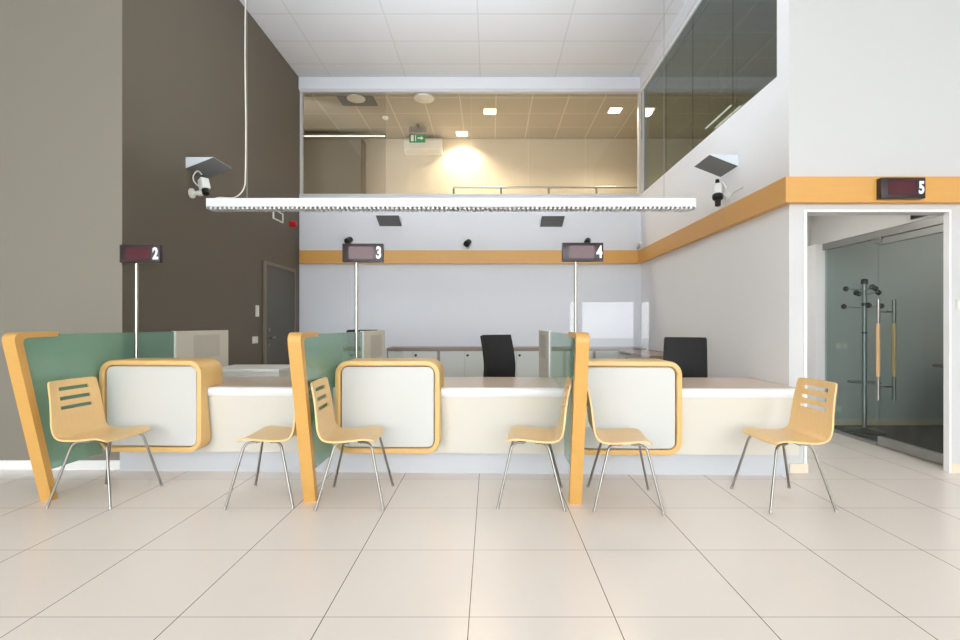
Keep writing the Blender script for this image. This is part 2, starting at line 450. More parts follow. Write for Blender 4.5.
# ------------------------------------------------------------------ service counter
CX0, CX1 = -3.06, 2.41
CT = .716
def front_y(z): return 3.80+(CT-.04-z)/(CT-.04-.19)*.065
cnt = thing('service_counter', 'long cream reception counter with brown worktop running in front of the back office', 'counter', (-.3, 4.15, 0))
b = bmn(); box(b, CX0, CX1, 3.83, 4.60, CT-.035, CT, .002, 1); obj('worktop', b, M_top, cnt)
b = bmn()
prof = [(3.83, CT), (3.83, CT-.07), (3.797, CT-.07), (3.788, CT-.055), (3.785, CT-.03), (3.789, CT-.012), (3.799, CT-.003), (3.81, CT)]
prism(b, prof, 'x', CX0, CX1); obj('front_edge', b, M_edge, cnt)
b = bmn(); prism(b, [(3.803, CT-.07), (front_y(.19), .19), (front_y(.19)+.03, .19), (3.833, CT-.07)], 'x', CX0, CX1); obj('front_panel', b, M_lamine, cnt)
b = bmn(); box(b, CX0, CX1-.01, 3.97, 4.0, 0, .205); box(b, CX0, CX0+.03, 4.0, 4.55, 0, .205); box(b, CX1-.04, CX1-.01, 4.0, 4.55, 0, .205)
obj('plinth', b, M_plinth, cnt)
b = bmn(); box(b, CX0+.02, CX1-.01, 4.0, 4.5, .205, .23)
for x in (CX0+.02, -1.26, .52, CX1-.04): box(b, x, x+.03, 4.02, 4.55, .23, CT-.035)
obj('carcass', b, M_lamine, cnt)
TURN = -.0244                                  # the counter line runs slightly towards the street at its far end
cnt.rotation_euler = (0, 0, TURN)
def off(x): return (x+.3)*TURN


# wooden-framed boxes hung on the counter front
def counter_box(x0, label):
    x1 = x0+.803; z0, z1 = .244, .953; YF0 = 3.70
    z0, z1 = z0-.02, z1-.02
    t = thing('counter_box', label, 'counter box', ((x0+x1)/2, YF0+.05, z0), 'wooden-framed boxes on the counter front')
    cuts = CT+.002
    outer = rrect(x0, x1, z0, z1, .105, 10)
    # insert step points where the sides meet the worktop
    pts = []
    n = len(outer)
    for i in range(n):
        a, c = outer[i], outer[(i+1) % n]
        pts.append((a[0], a[1], 3.985 if a[1] > cuts else front_y(a[1])-.022))
        if (a[1]-cuts)*(c[1]-cuts) < 0:
            k = (cuts-a[1])/(c[1]-a[1]); xx = a[0]+(c[0]-a[0])*k
            lo_first = a[1] < cuts
            e1 = (xx, cuts+.0005, 3.985); e0 = (xx, cuts-.0005, 3.778)
            pts += [e0, e1] if lo_first else [e1, e0]
    b = bmn(); th = .040
    cx, cz = (x0+x1)/2, (z0+z1)/2; w, h = x1-x0, z1-z0
    def inn(p):   # inset by th along the rounded rectangle
        r = .105; px, pz = p[0], p[1]
        qx = min(max(px, x0+r), x1-r); qz = min(max(pz, z0+r), z1-r)
        d = Vector((px-qx, pz-qz))
        if d.length < 1e-6: return px, pz
        d = d.normalized()*(r-th); return qx+d.x, qz+d.y
    rows = []
    for p in pts:
        ix, iz = inn(p); be = .008
        d = Vector((ix-p[0], iz-p[1])).normalized()*be
        rows.append([b.verts.new(q) for q in ((p[0], p[2], p[1]), (p[0], YF0+be, p[1]), (p[0]+d.x*.3, YF0+be*.3, p[1]+d.y*.3), (p[0]+d.x, YF0, p[1]+d.y),
                                              (ix-d.x, YF0, iz-d.y), (ix, YF0+be, iz), (ix, min(p[2], 3.772), iz))])
    n = len(rows)
    for i in range(n):
        A, B = rows[i], rows[(i+1) % n]
        for k in range(7):
            j = (k+1) % 7
            try: b.faces.new((A[k], A[j], B[j], B[k]))
            except ValueError: pass
    obj('frame', b, M_box, t, 30)
    b = bmn(); prism(b, rrect(x0+th-.002, x1-th+.002, z0+th-.002, z1-th+.002, .06, 8), 'y', YF0+.045, YF0+.055); obj('shadow_gap', b, M_gap, t)
    g = th+.009
    b = bmn(); prism(b, rrect(x0+g, x1-g, z0+g, z1-g, .048, 8), 'y', YF0+.018, YF0+.046); obj('front_panel', b, M_panelw, t)
    t.location.y += off((x0+x1)/2); t.rotation_euler = (0, 0, TURN)
    return t
counter_box(-3.020, 'maple-framed white counter box beneath the sign numbered two, beside the dark wall')
counter_box(-1.183, 'maple-framed white counter box beneath the sign numbered three')
counter_box(.641, 'maple-framed white counter box beneath the sign numbered four, below the clear screen')

# green glass partitions with a leaning wooden post
def partition(x, label):
    t = thing('glass_partition', label, 'partition', (x, 3.32, 0), 'green glass partitions at the counter')
    zt, th = 1.158, .05
    oc = round_path([(3.297, 0, 0), (3.02, zt, 0), (3.345, zt, 0)], .075, 6)
    ic = round_path([(3.345, 0, 0), (3.02+th*1.28, zt-th*.72, 0), (3.345, zt-th*.62, 0)], .045, 6)
    outl = [(p.x, p.y) for p in oc]+[(p.x, p.y) for p in reversed(ic)]
    b = bmn(); n = len(oc)
    hw = .041
    A0 = [[b.verts.new((x+s*hw, p.x, p.y)) for p in oc] for s in (-1, 1)]
    A1 = [[b.verts.new((x+s*hw, p.x, p.y)) for p in ic] for s in (-1, 1)]
    for i in range(n-1):
        b.faces.new((A0[0][i], A0[0][i+1], A0[1][i+1], A0[1][i])); b.faces.new((A1[0][i], A1[1][i], A1[1][i+1], A1[0][i+1]))
        for s in (0, 1): b.faces.new((A0[s][i], A0[s][i+1], A1[s][i+1], A1[s][i]))
    for i in (0, n-1): b.faces.new((A0[0][i], A0[1][i], A1[1][i], A1[0][i]))
    es = [e for e in b.edges if e.calc_face_angle(0) > 1.2]
    bmesh.ops.bevel(b, geom=es, offset=.004, segments=1, affect='EDGES')
    obj('frame', b, M_orange, t, 40)
    # glass pane, notched over the counter
    b = bmn(); gz = 1.142
    ly = lambda z: 3.347-(3.347-3.085)*z/1.12+.004
    pts = [(ly(.205), .205), (3.775, .205), (3.775, CT+.006), (4.640, CT+.006), (4.640, gz), (3.35, gz), (3.35, zt-th*.62-.004), (ly(1.115)+.03, zt-th*.7-.004)]
    prism(b, pts, 'x', x-.006, x+.006); obj('glass_pane', b, M_green, t, 0)
    b = bmn(); box(b, x-.016, x+.016, 4.662, 5.60, .0, gz+.004, .002, 1); brd = obj('rear_board', b, M_board, t); brd['label'] = 'pale grey opaque board'
    b = bmn(); box(b, x-.018, x+.018, 4.643, 4.662, .0, gz+.005, .002, 1); obj('edge_strip', b, M_edge, t)
    s = 1 if x < 0 else -1
    b = bmn(); xx = x+s*.016
    box(b, min(xx, xx+s*.0015), max(xx, xx+s*.0015), 4.94, 5.42, .86, 1.10)
    obj('faded_print', b, M_faded, brd)
    t.location.y += off(x)*.75
    return t
partition(-3.045, 'green glass partition with leaning honey wood post standing in front of the taupe wall')
partition(-1.225, 'green glass partition with leaning honey wood post between the boxes under signs two and three')
partition(.575, 'green glass partition with leaning honey wood post seen nearly edge-on below the sign numbered four')

# ------------------------------------------------------------------ number signs
def sign_head(t, cx, y, z0, digit, w=.334, h=.152):
    x0, x1 = cx-w/2, cx+w/2; z1 = z0+h
    b = bmn(); box(b, x0, x1, y, y+.05, z0, z1, .004, 2); hs = obj('housing', b, M_house, t)
    b = bmn(); box(b, x0+.055, x1-.075, y-.002, y+.004, z0+.025, z1-.025); obj('display', b, M_disp, t)
    b = text_bm(digit, .132, .70, .0055, .0012)
    xform(b, Matrix.Translation((x1-.034, y-.0015, (z0+z1)/2+.002))); obj('digit', b, M_digit, t, 0)
def number_sign(px, ppx, digit, label):
    d = off((px-490)/488*4.0); cx = (px-490)/488*(4.0+d); polex = (ppx-490)/488*(4.035+d)
    t = thing('number_sign', label, 'number sign', (polex, 4.03, CT), 'counter number signs on poles')
    sign_head(t, cx, 4.0, 1.724, digit)
    b = bmn(); tube(b, [(polex, 4.035, CT+.008), (polex, 4.035, 1.723)], .0135, 14); obj('pole', b, M_pole, t)
    b = bmn(); lathe(b, [(.05, 0), (.05, .006), (.02, .012), (.018, .03)], (polex, 4.04, CT)); obj('base', b, M_pole, t)
    t.location.y += d
number_sign(139.4, 136.5, '2', 'dark red display sign reading two on a steel pole before the dark wall')
number_sign(362.5, 356.5, '3', 'dark red display sign reading three on a steel pole')
number_sign(583, 575.5, '4', 'dark red display sign reading four on a steel pole beside the clear screen')
t = thing('number_sign', 'dark red display sign reading five fixed on the wooden band over the passage', 'number sign', (3.21, 3.86, 2.21))
sign_head(t, (903.5-490)/488*3.86, 3.859, 2.208, '5', .350, .165)

# ------------------------------------------------------------------ plywood chairs
def chair_shell():
    prof = smooth_path([(.152, .424, 0), (.134, .437, 0), (.087, .445, 0), (-.01, .436, 0), (-.108, .430, 0), (-.173, .439, 0), (-.206, .467, 0), (-.223, .52, 0),
                        (-.232, .60, 0), (-.245, .70, 0), (-.270, .825, 0)], 6)
    L = [0.]
    for a, c in zip(prof, prof[1:]): L.append(L[-1]+(c-a).length)
    tot = L[-1]
    def at(s):
        s = min(max(s, 0), tot)
        for i in range(len(L)-1):
            if s <= L[i+1]:
                k = (s-L[i])/(L[i+1]-L[i]); p = prof[i].lerp(prof[i+1], k); return p.x, p.y
        return prof[-1].x, prof[-1].y
    slots = []
    for c in (.062, .128, .192): slots.append((tot-c-.0125, tot-c+.0125))
    ss = sorted(set([i*tot/44 for i in range(45)] + [.006, .015, .03, tot-.004, tot-.011, tot-.022] + [v for a in slots for v in a]))
    ss = [s for s in ss if not any(a < s < c for a, c in slots)]
    us = [-1, -.975, -.94, -.87, -.75, -.62, -.45, -.25, 0, .25, .45, .62, .75, .87, .94, .975, 1]
    def halfw(s):
        w = .208 - .022*max(0, (s-.45)/(tot-.45))
        r = .03 if s < tot/2 else .02; d = min(s, tot-s)
        if d < r: w -= r-math.sqrt(max(0, r*r-(r-d)**2))
        return w
    b = bmn(); g = []
    for s in ss:
        x, z = at(s); w = halfw(s); row = []
        for u in us:
            k = (1-u*u)
            dx = -.012*k if s > tot*.55 else 0
            dz = -.006*k if s < tot*.4 else 0
            row.append(b.verts.new((x+dx*min(1, max(0, (s/tot-.55)/.2)), u*w, z+dz)))
        g.append(row)
    for i in range(len(ss)-1):
        hole = any(abs(ss[i]-a) < 1e-6 for a, c in slots)
        for j in range(len(us)-1):
            if hole and us[j] >= -.62-1e-6 and us[j+1] <= .62+1e-6: continue
            b.faces.new((g[i][j], g[i][j+1], g[i+1][j+1], g[i+1][j]))
    bmesh.ops.recalc_face_normals(b, faces=b.faces)
    bmesh.ops.solidify(b, geom=b.faces[:], thickness=.012)
    return b
def make_chair(label):
    t = thing('plywood_chair', label, 'chair', (0, 0, 0), 'plywood chairs at the counter')
    obj('shell', chair_shell(), M_ply, t, 40)
    for sx in (1, -1):
        for sy in (1, -1):
            top = .12 if sx > 0 else -.115
            foot = .212 if sx > 0 else -.222
            path = round_path([(sx*.03, sy*.125, .417), (top, sy*.155, .417), (foot, sy*.232, .004)], .055, 7)
            b = bmn(); tube(b, path, .0085, 10)
            lg = obj('leg', b, M_chrome, t, 50)
            b = bmn(); f = Vector((foot, sy*.232, 0)); lathe(b, [(.010, 0), (.0105, .012), (.009, .016)], f, seg=10)
            obj('foot_cap', b, M_steel, lg)
    b = bmn()
    for sx in (.05, -.05): tube(b, [(sx, -.135, .411), (sx, .135, .411)], .007, 8)
    for sx in (.05, -.05):
        for sy in (.09, -.09): tube(b, [(sx, sy, .411), (sx, sy, .431)], .011, 8)
    obj('under_frame', b, M_chrome, t)
    return t
c0 = make_chair('slotted plywood chair below the sign numbered two, back to the taupe-wall partition')
c0.location = (-2.68, 3.43, 0); c0.rotation_euler = (0, 0, -.05)
dup(c0, (-1.53, 3.43, 0), PI+.05, 'plywood chair with only its seat and legs showing, backrest behind the middle wooden post')
dup(c0, (-.925, 3.41, 0), .06, 'slotted plywood chair in front of the counter box below the sign numbered three')
dup(c0, (.285, 3.41, 0), PI-.10, 'plywood chair seen side-on in front of bare counter, back to the post below sign four')
dup(c0, (.918, 3.355, 0), -.11, 'plywood chair seen side-on in front of the counter box below the sign numbered four')
dup(c0, (1.998, 3.365, 0), PI+.04, 'slotted plywood chair at the counter end by the glass door passage')

# ------------------------------------------------------------------ hanging louvre lamp
lx0, lx1, ly0, ly1, lz0, lz1 = -2.747, 1.992, 4.72, 4.85, 2.335, 2.433
lamp = thing('pendant_louvre_lamp', 'long white louvred lamp hanging above the counter', 'pendant lamp', ((lx0+lx1)/2, 4.785, lz0))
b = bmn(); box(b, lx0, lx1, ly0, ly0+.004, lz0+.016, lz1); box(b, lx0, lx1, ly1-.004, ly1, lz0, lz1); box(b, lx0, lx1, ly0+.004, ly1-.004, lz1-.01, lz1)
box(b, lx0, lx0+.004, ly0+.004, ly1-.004, lz0-.004, lz1-.01); box(b, lx1-.004, lx1, ly0+.004, ly1-.004, lz0-.004, lz1-.01)
obj('housing', b, M_lampwhite, lamp)
b = bmn(); n = 108
for i in range(1, n):
    x = lx0+i*(lx1-lx0)/n
    prism(b, [(x-.012, lz0-.006), (x+.012, lz0-.006), (x+.004, lz0+.035), (x-.004, lz0+.035)], 'y', ly0+.006, ly1-.006)
obj('louvre', b, M_lampwhite, lamp)
b = bmn(); tube(b, [(lx0+.05, 4.785, lz0+.06), (lx1-.05, 4.785, lz0+.06)], .013, 10); obj('tube', b, M_plastw, lamp)
cx = (247-490)/488*4.785
for x in (cx, (664-490)/488*4.785):
    b = bmn(); tube(b, [(x, 4.785, lz1), (x, 4.785, CZ)], .0022, 6); obj('suspension_wire', b, M_steel, lamp)
b = bmn(); pp = smooth_path([(cx-.34, 4.785, lz1+.004), (cx-.27, 4.785, lz1+.022), (cx-.20, 4.785, lz1+.018), (cx-.13, 4.785, lz1+.02), (cx-.065, 4.785, lz1+.06), (cx-.025, 4.785, lz1+.13), (cx-.015, 4.785, lz1+.25), (cx-.012, 4.785, 3.2),
    (cx-.02, 4.785, 3.9), (cx-.012, 4.785, 4.6), (cx-.012, 4.785, CZ-.001)], 8)
tube(b, pp, .0065, 8); obj('power_cable', b, M_swt, lamp)

# ------------------------------------------------------------------ wedge uplights
def uplight(m, label, grp='wedge uplights on the walls'):
    """local frame: wall at x=0, sticks out to +x, runs along +y"""
    L, D, Hh = .36, .28, .112
    loc = m @ Vector((0, L/2, 0))
    t = thing('wall_lamp', label, 'wall lamp', loc, grp)
    b = bmn()
    v = lambda p: m @ Vector(p)
    P = [[b.verts.new(v(p)) for p in ((0, y, 0), (0, y, Hh), (D, y, Hh), (D, y, Hh-.002))] for y in (0, L)]
    for k in range(3): b.faces.new((P[0][k], P[0][k+1], P[1][k+1], P[1][k]))
    b.faces.new(P[0]); b.faces.new(list(reversed(P[1]))); b.faces.new((P[0][3], P[0][0], P[1][0], P[1][3]))
    obj('housing', b, M_bluew, t, 0)
    b = bmn(); q = -.002
    Q = [b.verts.new(v(p)) for p in ((.004, .003, q), (.004, L-.003, q), (D+.0005, L-.001, Hh-.002+q), (D+.0005, .001, Hh-.002+q), (.004, .003, q+.0019), (.004, L-.003, q+.0019), (D+.0005, L-.001, Hh-.0022), (D+.0005, .001, Hh-.0022))]
    b.faces.new(Q[:4]); b.faces.new(Q[4:])
    for k in range(4): b.faces.new((Q[k], Q[(k+1) % 4], Q[4+(k+1) % 4], Q[4+k]))
    obj('grille', b, M_wedge, t, 0)
T = Matrix.Translation
uplight(T((XL, 4.93, 2.79)), 'grey wedge wall lamp on the dark wall above a white camera')
uplight(T((XR, 4.80, 2.77)) @ Matrix.Diagonal((-1, 1, 1, 1)), 'grey wedge wall lamp on the white wall below the sloping gallery glass')
uplight(T((-1.61-.17, YB, 2.80)) @ Matrix(((0, 1, 0, 0), (-1, 0, 0, 0), (0, 0, 1, 0), (0, 0, 0, 1))), 'small grey wedge lamp on the back wall above the sign numbered three')
uplight(T((.975-.17, YB, 2.79)) @ Matrix(((0, 1, 0, 0), (-1, 0, 0, 0), (0, 0, 1, 0), (0, 0, 0, 1))), 'small grey wedge lamp on the back wall above the sign numbered four')

# ------------------------------------------------------------------ cameras
def aim(b, c, d):
    d = Vector(d).normalized(); return xform(b, T(c) @ d.to_track_quat('Z', 'Y').to_matrix().to_4x4())
t = thing('security_camera', 'white security camera with looped cable on the dark wall below the wedge lamp', 'security camera', (XL, 5.0, 2.55))
b = bmn(); lathe(b, [(.05, 0), (.05, .02), (.035, .03)], (XL, 5.02, 2.56), 'x'); tube(b, [(XL+.02, 5.02, 2.56), (XL+.10, 5.02, 2.56)], .02, 10)
lathe(b, [(.012, -.028), (.03, -.02), (.036, 0), (.03, .02), (.012, .028)], (XL+.09, 5.02, 2.56)); obj('wall_mount', b, M_plastw, t)
d = (.32, -.20, -.95); cc = Vector((XL+.145, 5.0, 2.645))
b = box(bmn(), -.042, .042, -.042, .042, -.06, .06, .012); aim(b, cc, d); obj('body', b, M_plastw, t)
b = lathe(bmn(), [(.034, 0), (.034, .05), (.028, .055)]); aim(b, cc+Vector(d).normalized()*.06, d); obj('lens', b, M_black, t)
b = lathe(bmn(), [(.018, 0), (.016, .05)]); aim(b, cc-Vector(d).normalized()*.10, d); obj('plug', b, M_black, t)
e = cc-Vector(d).normalized()*.10
b = bmn(); tube(b, smooth_path([e, e+Vector((-.015, 0, .03)), e+Vector((-.05, 0, .05)), e+Vector((-.09, .0, .0)), e+Vector((-.08, 0, -.06)), e+Vector((-.02, .01, -.12))], 8), .007, 8); obj('cable', b, M_plastw, t)
t = thing('security_camera', 'black and white security camera on the white wall above the wooden band', 'security camera', (XR, 5.05, 2.52))
b = bmn(); lathe(b, [(.045, 0), (.045, -.02), (.03, -.03)], (XR, 5.0, 2.52), 'x'); tube(b, [(XR-.02, 5.0, 2.52), (XR-.07, 5.05, 2.56)], .015, 10); obj('wall_mount', b, M_plastw, t)
d = (-.1, -.25, -.95); cc = Vector((XR-.085, 5.05, 2.60))
b = box(bmn(), -.035, .035, -.035, .035, -.07, .06, .012); aim(b, cc, d); obj('body', b, M_plastw, t)
dn = Vector(d).normalized()
b = lathe(bmn(), [(.05, 0), (.056, .02), (.05, .045), (.03, .06), (.028, .12)]); aim(b, cc+dn*.055, d); obj('lens', b, M_black, t)
b = lathe(bmn(), [(.02, 0), (.022, .05)]); aim(b, cc-dn*.12, d); obj('plug', b, M_black, t)
b = bmn(); tube(b, smooth_path([cc-dn*.12, cc+Vector((.04, 0, .10)), cc+Vector((.09, 0, .0)), cc+Vector((.06, -.02, -.10)), (XR-.01, 4.82, 2.53), (XR-.006, 4.7, 2.53)], 8), .006, 8); obj('cable', b, M_plastw, t)
def small_cam(px, py, label, m=M_black, s=1.):
    x = (px-490)/488*7.78; z = H+(325-py)/488*7.78
    t = thing('security_camera', label, 'security camera', (x, YB, z), 'small cameras over the back wooden band')
    b = bmn(); tube(b, [(x, YB, z-.06), (x, 7.80, z-.06), (x, 7.78, z-.02)], .013*s, 10); lathe(b, [(.03*s, -.012), (.03*s, 0)], (x, YB, z-.06), 'y'); obj('wall_mount', b, M_steel, t)
    b = lathe(bmn(), [(.02*s, -.07*s), (.045*s, -.06*s), (.05*s, 0), (.05*s, .05*s), (.035*s, .065*s)]); aim(b, (x, 7.78, z), (-.3, -.8, -.45)); obj('body', b, m, t)
small_cam(467.5, 243, 'small black camera over the back wooden band midway between signs three and four')
small_cam(348.5, 240.5, 'small black camera peeping over the top of the sign numbered three')
small_cam(587.5, 241.5, 'small black camera peeping over the top of the sign numbered four')
small_cam(639.5, 243.5, 'tiny pale camera in the corner over the wooden band', M_plastw, .6)

# ------------------------------------------------------------------ things on the dark wall
fr = bmn()
for y0, y1, z0, z1 in ((6.9, 7.22, 2.71, 2.725), (6.9, 7.22, 2.835, 2.85), (6.9, 6.915, 2.725, 2.835), (7.205, 7.22, 2.725, 2.835)): box(fr, XL, XL+.02, y0, y1, z0, z1)
t = thing('wall_sign_frame', 'small white outlined empty frame on the dark wall near the red alarm', 'frame', (XL, 7.06, 2.71))
obj('frame', fr, M_plastw, t); obj('backing', box(bmn(), XL, XL+.006, 6.915, 7.205, 2.725, 2.835), M_dark, t)
t = thing('fire_alarm', 'red fire alarm sounder on the dark wall beside the back corner', 'alarm', (XL, 7.52, 2.76))
b = lathe(bmn(), [(.05, 0), (.05, .03)], (XL, 7.52, 2.76), 'x'); obj('base', b, M_red, t)
b = lathe(bmn(), [(.042, .03), (.046, .06), (.04, .09), (.02, .10)], (XL, 7.52, 2.76), 'x'); obj('beacon', b, M_red, t)
def switch(name, x, y, z, facing, w, h, label, cat='switch', n=1):
    """facing: '+x' or '-y'"""
    t = thing(name, label, cat, (x, y, z))
    def bx(a0, a1, z0, z1, d0, d1, bev=.002):
        b = bmn()
        return box(b, x+d0, x+d1, y+a0, y+a1, z+z0, z+z1, bev, 1) if facing == '+x' else box(b, x+a0, x+a1, y-d1, y-d0, z+z0, z+z1, bev, 1)
    obj('plate', bx(-w/2, w/2, -h/2, h/2, 0, .009), M_swt, t)
    for k in range(n):
        a = -w/2+w*(k+.5)/n; q = w/n*.36
        obj('rocker' if 'switch' in name else 'insert', bx(a-q, a+q, -h*.33, h*.33, .009, .014), M_plastw, t)
switch('light_switch', XL, 6.44, 1.39, '+x', .09, .15, 'tall ivory light switch on the dark wall beside the dark door')
switch('light_switch', XL, 6.38, 1.01, '+x', .15, .09, 'low ivory double light switch beside the dark door handle', n=2)
switch('light_switch', 3.735, 5.85, 1.345, '-y', .08, .10, 'white light switch on the passage end wall')
switch('light_switch', 3.826, YF, 1.37, '-y', .06, .09, 'white light switch on the white wall beside the glass door opening')
switch('wall_socket', 4.205, 5.85, .955, '-y', .15, .075, 'white double socket on the wall behind the coat stand', 'socket', 2)
switch('wall_socket', 4.17, 5.85, .20, '-y', .08, .08, 'white single socket low on the wall behind the coat stand', 'socket')

# ------------------------------------------------------------------ back office
n_u = 5; ux0 = -1.566; uw = .787
for i in range(n_u):
    x0 = ux0+i*uw; x1 = x0+uw
    lab = ['grey two-door cabinet under the brown top, end unit next to the partition board',
           'grey two-door cabinet under the brown top, second unit from the partition board',
           'grey two-door cabinet under the brown top, behind the office chair backrest',
           'grey two-door cabinet under the brown top, behind the clear screen',
           'grey two-door cabinet under the brown top, in the corner by the white wall'][i]
    t = thing('low_cabinet', lab, 'cabinet', ((x0+x1)/2, 7.64, 0), 'low cabinets along the back wall')
    b = bmn(); box(b, x0+.001, x0+.02, 7.40, 7.86, 0, .83); box(b, x1-.02, x1-.001, 7.40, 7.86, 0, .83); box(b, x0+.02, x1-.02, 7.44, 7.86, .06, .08); box(b, x0+.02, x1-.02, 7.84, 7.86, .08, .83); box(b, x0+.02, x1-.02, 7.42, 7.84, .81, .83)
    obj('body', b, M_brown, t)
    xm = (x0+x1)/2
    for a, c, k in ((x0+.022, xm-.002, 0), (xm+.002, x1-.022, 1)):
        b = bmn(); box(b, a, c, 7.402, 7.419, .07, .808, .001, 1); dr = obj('door', b, M_sage, t)
        if k:
            b = lathe(bmn(), [(.016, 0), (.019, -.012), (.012, -.02)], (a+.045, 7.402, .745), 'y', 14); obj('knob', b, M_black, dr)
tag(obj('cabinet_top', box(bmn(), ux0, ux0+n_u*uw, 7.385, 7.865, .831, .858, .003, 1), M_brown), 'long brown top covering the row of low cabinets on the back wall', 'worktop')
t = thing('sideboard', 'low brown-topped sideboard along the white wall behind an office chair', 'sideboard', (2.18, 6.6, 0))
obj('body', box(bmn(), 1.97, 2.42, 5.95, 7.36, 0, .80), M_sage, t)
obj('top', box(bmn(), 1.94, 2.43, 5.92, 7.375, .80, .83, .003, 1), M_brown, t)
for k in range(3):
    y = 5.97+k*.465; dr = obj('door', box(bmn(), 1.952, 1.969, y, y+.455, .06, .78, .001, 1), M_sage, t)
    obj('knob', lathe(bmn(), [(.016, 0), (.018, -.02)], (1.952, y+.05, .72), 'x', 12), M_black, dr)
t = thing('pedestal_cabinet', 'white low cabinet behind the counter in front of the dark door', 'cabinet', (-2.45, 5.1, 0))
obj('body', box(bmn(), -2.80, -2.105, 4.87, 5.38, 0, .735), M_plastw, t)
obj('top', box(bmn(), -2.82, -2.10, 4.85, 5.40, .735, .768, .003, 1), M_plastw, t)
for k in range(3): obj('drawer', box(bmn(), -2.78, -2.125, 5.381, 5.398, .03+k*.235, .25+k*.235, .002, 1), M_plastw, t)

def office_chair(x, y, rot, label, w=.40, zt=1.09, tilt=.10, skew=.05):
    t = thing('office_chair', label, 'office chair', (0, 0, 0), 'black swivel chairs behind the counter')
    b = bmn()
    prof = smooth_path([(-.20, .50, 0), (-.225, .62, 0), (-.215, .78, 0), (-.25, .95, 0), (-.30, zt, 0)], 6)
    us = [-1, -.94, -.8, -.4, 0, .4, .8, .94, 1]; g = []
    for i, p in enumerate(prof):
        k = i/(len(prof)-1); row = []
        for u in us:
            ww = w/2*(1-.04*k)
            row.append(b.verts.new((p.x-.03*(1-u*u), u*ww, p.y)))
        g.append(row)
    for i in range(len(g)-1):
        for j in range(len(us)-1): b.faces.new((g[i][j], g[i][j+1], g[i+1][j+1], g[i+1][j]))
    bmesh.ops.recalc_face_normals(b, faces=b.faces); bmesh.ops.solidify(b, geom=b.faces[:], thickness=.045)
    obj('backrest', b, M_fabric, t, 40)
    b = bmn(); box(b, -.22, .24, -.235, .235, .43, .51, .03, 3); obj('seat', b, M_fabric, t)
    b = bmn(); tube(b, [(0, 0, .12), (0, 0, .43)], .03, 12); obj('column', b, M_black, t)
    b = bmn()
    for k in range(5):
        a = 2*PI*k/5; tube(b, [(0, 0, .11), (.15*math.cos(a), .15*math.sin(a), .095), (.27*math.cos(a), .27*math.sin(a), .075)], [.028, .022, .016], 8)
    obj('base', b, M_black, t)
    for k in range(5):
        a = 2*PI*k/5; b = lathe(bmn(), [(.02, -.018), (.03, -.014), (.03, .014), (.02, .018)], (.27*math.cos(a), .27*math.sin(a), .03), 'y', 12); obj('caster', b, M_black, t)
    b = bmn(); tube(b, [(-.12, 0, .43), (-.25, 0, .44), (-.285, 0, .52), (-.28, 0, .62)], .02, 8); obj('back_bracket', b, M_black, t)
    t.location = (x, y, 0); t.rotation_euler = (0, 0, rot); ORI[t.name] = Vector((x, y, 0))
    return t
office_chair(.235, 5.02, -PI/2+.55, 'black office chair with tilted backrest standing behind the counter between signs three and four', .37, 1.10)
office_chair(1.955, 4.91, -PI/2-.4, 'black office chair behind the counter against the white wall', .42, 1.075)
office_chair(-1.575, 6.3, PI/2, 'black office chair mostly hidden behind the middle partition board', .40, 1.135)

t = thing('acrylic_screen', 'clear upright acrylic screen on the counter below the sign numbered four', 'screen', (1.08, 4.40, CT), None)
obj('sheet', box(bmn(), .722, 1.433, 4.397, 4.403, CT+.002, 1.412, .001, 1), M_clear, t)
obj('side_fin', box(bmn(), .716, .722, 4.40, 4.56, CT+.002, 1.412), M_clear, t)
for x in (.85, 1.30): obj('foot', box(bmn(), x-.03, x+.03, 4.34, 4.46, CT+.0005, CT+.006), M_clear, t)

# ------------------------------------------------------------------ meeting room behind the glass door
cx, cy = 4.22, 5.50
t = thing('coat_stand', 'grey and black coat stand behind the glass screen', 'coat stand', (cx, cy, .006))
b = lathe(bmn(), [(.19, .006), (.19, .02), (.06, .035), (.03, .05)], (cx, cy, 0), seg=28); obj('base', b, M_black, t)
b = bmn(); tube(b, [(cx, cy, .045), (cx, cy, 1.68)], .024, 14); obj('pole', b, M_steel, t)
b = bmn(); lathe(b, [(.03, 1.665), (.034, 1.68), (.034, 1.715), (.02, 1.725)], (cx, cy, 0)); lathe(b, [(.027, 1.11), (.027, 1.125)], (cx, cy, 0)); lathe(b, [(.028, 1.42), (.028, 1.455)], (cx, cy, 0)); obj('collar', b, M_black, t)
for z, rad, a0, n in ((1.60, .17, .3, 3), (1.545, .125, 1.35, 3), (1.40, .20, .05, 3)):
    for k in range(n):
        a = a0+2*PI*k/n; e = Vector((cx+rad*math.cos(a), cy+rad*math.sin(a), z+.02))
        b = bmn(); tube(b, [(cx, cy, z), e], .007, 8); pg = obj('peg', b, M_steel, t)
        b = lathe(bmn(), [(.008, -.03), (.024, -.018), (.03, 0), (.024, .018), (.008, .03)], e, seg=12); obj('knob', b, M_black, pg)
b = bmn(); tube(b, [(cx+.15*math.cos(2*PI*k/24), cy+.15*math.sin(2*PI*k/24), .56) for k in range(25)], .007, 8); tube(b, [(cx-.15, cy, .56), (cx+.15, cy, .56)], .007, 8); obj('umbrella_ring', b, M_steel, t)
t = thing('meeting_table', 'brown meeting table with its tip showing behind the glass door', 'table', (5.75, 5.2, .006))
b = bmn(); prism(b, rrect(5.10, 6.40, 4.75, 5.70, .12, 6), 'z', .722, .75); obj('tabletop', b, M_brown, t)
for x in (5.3, 6.2):
    for y in (4.92, 5.52):
        b = bmn(); tube(b, [(x, y, .006), (x, y, .722)], .025, 12); obj('leg', b, M_steel, t)
t = thing('wall_vent', 'black rectangular vent on the passage wall above the glass door', 'vent', (GX-.04, 4.28, 2.165))
fb = bmn()
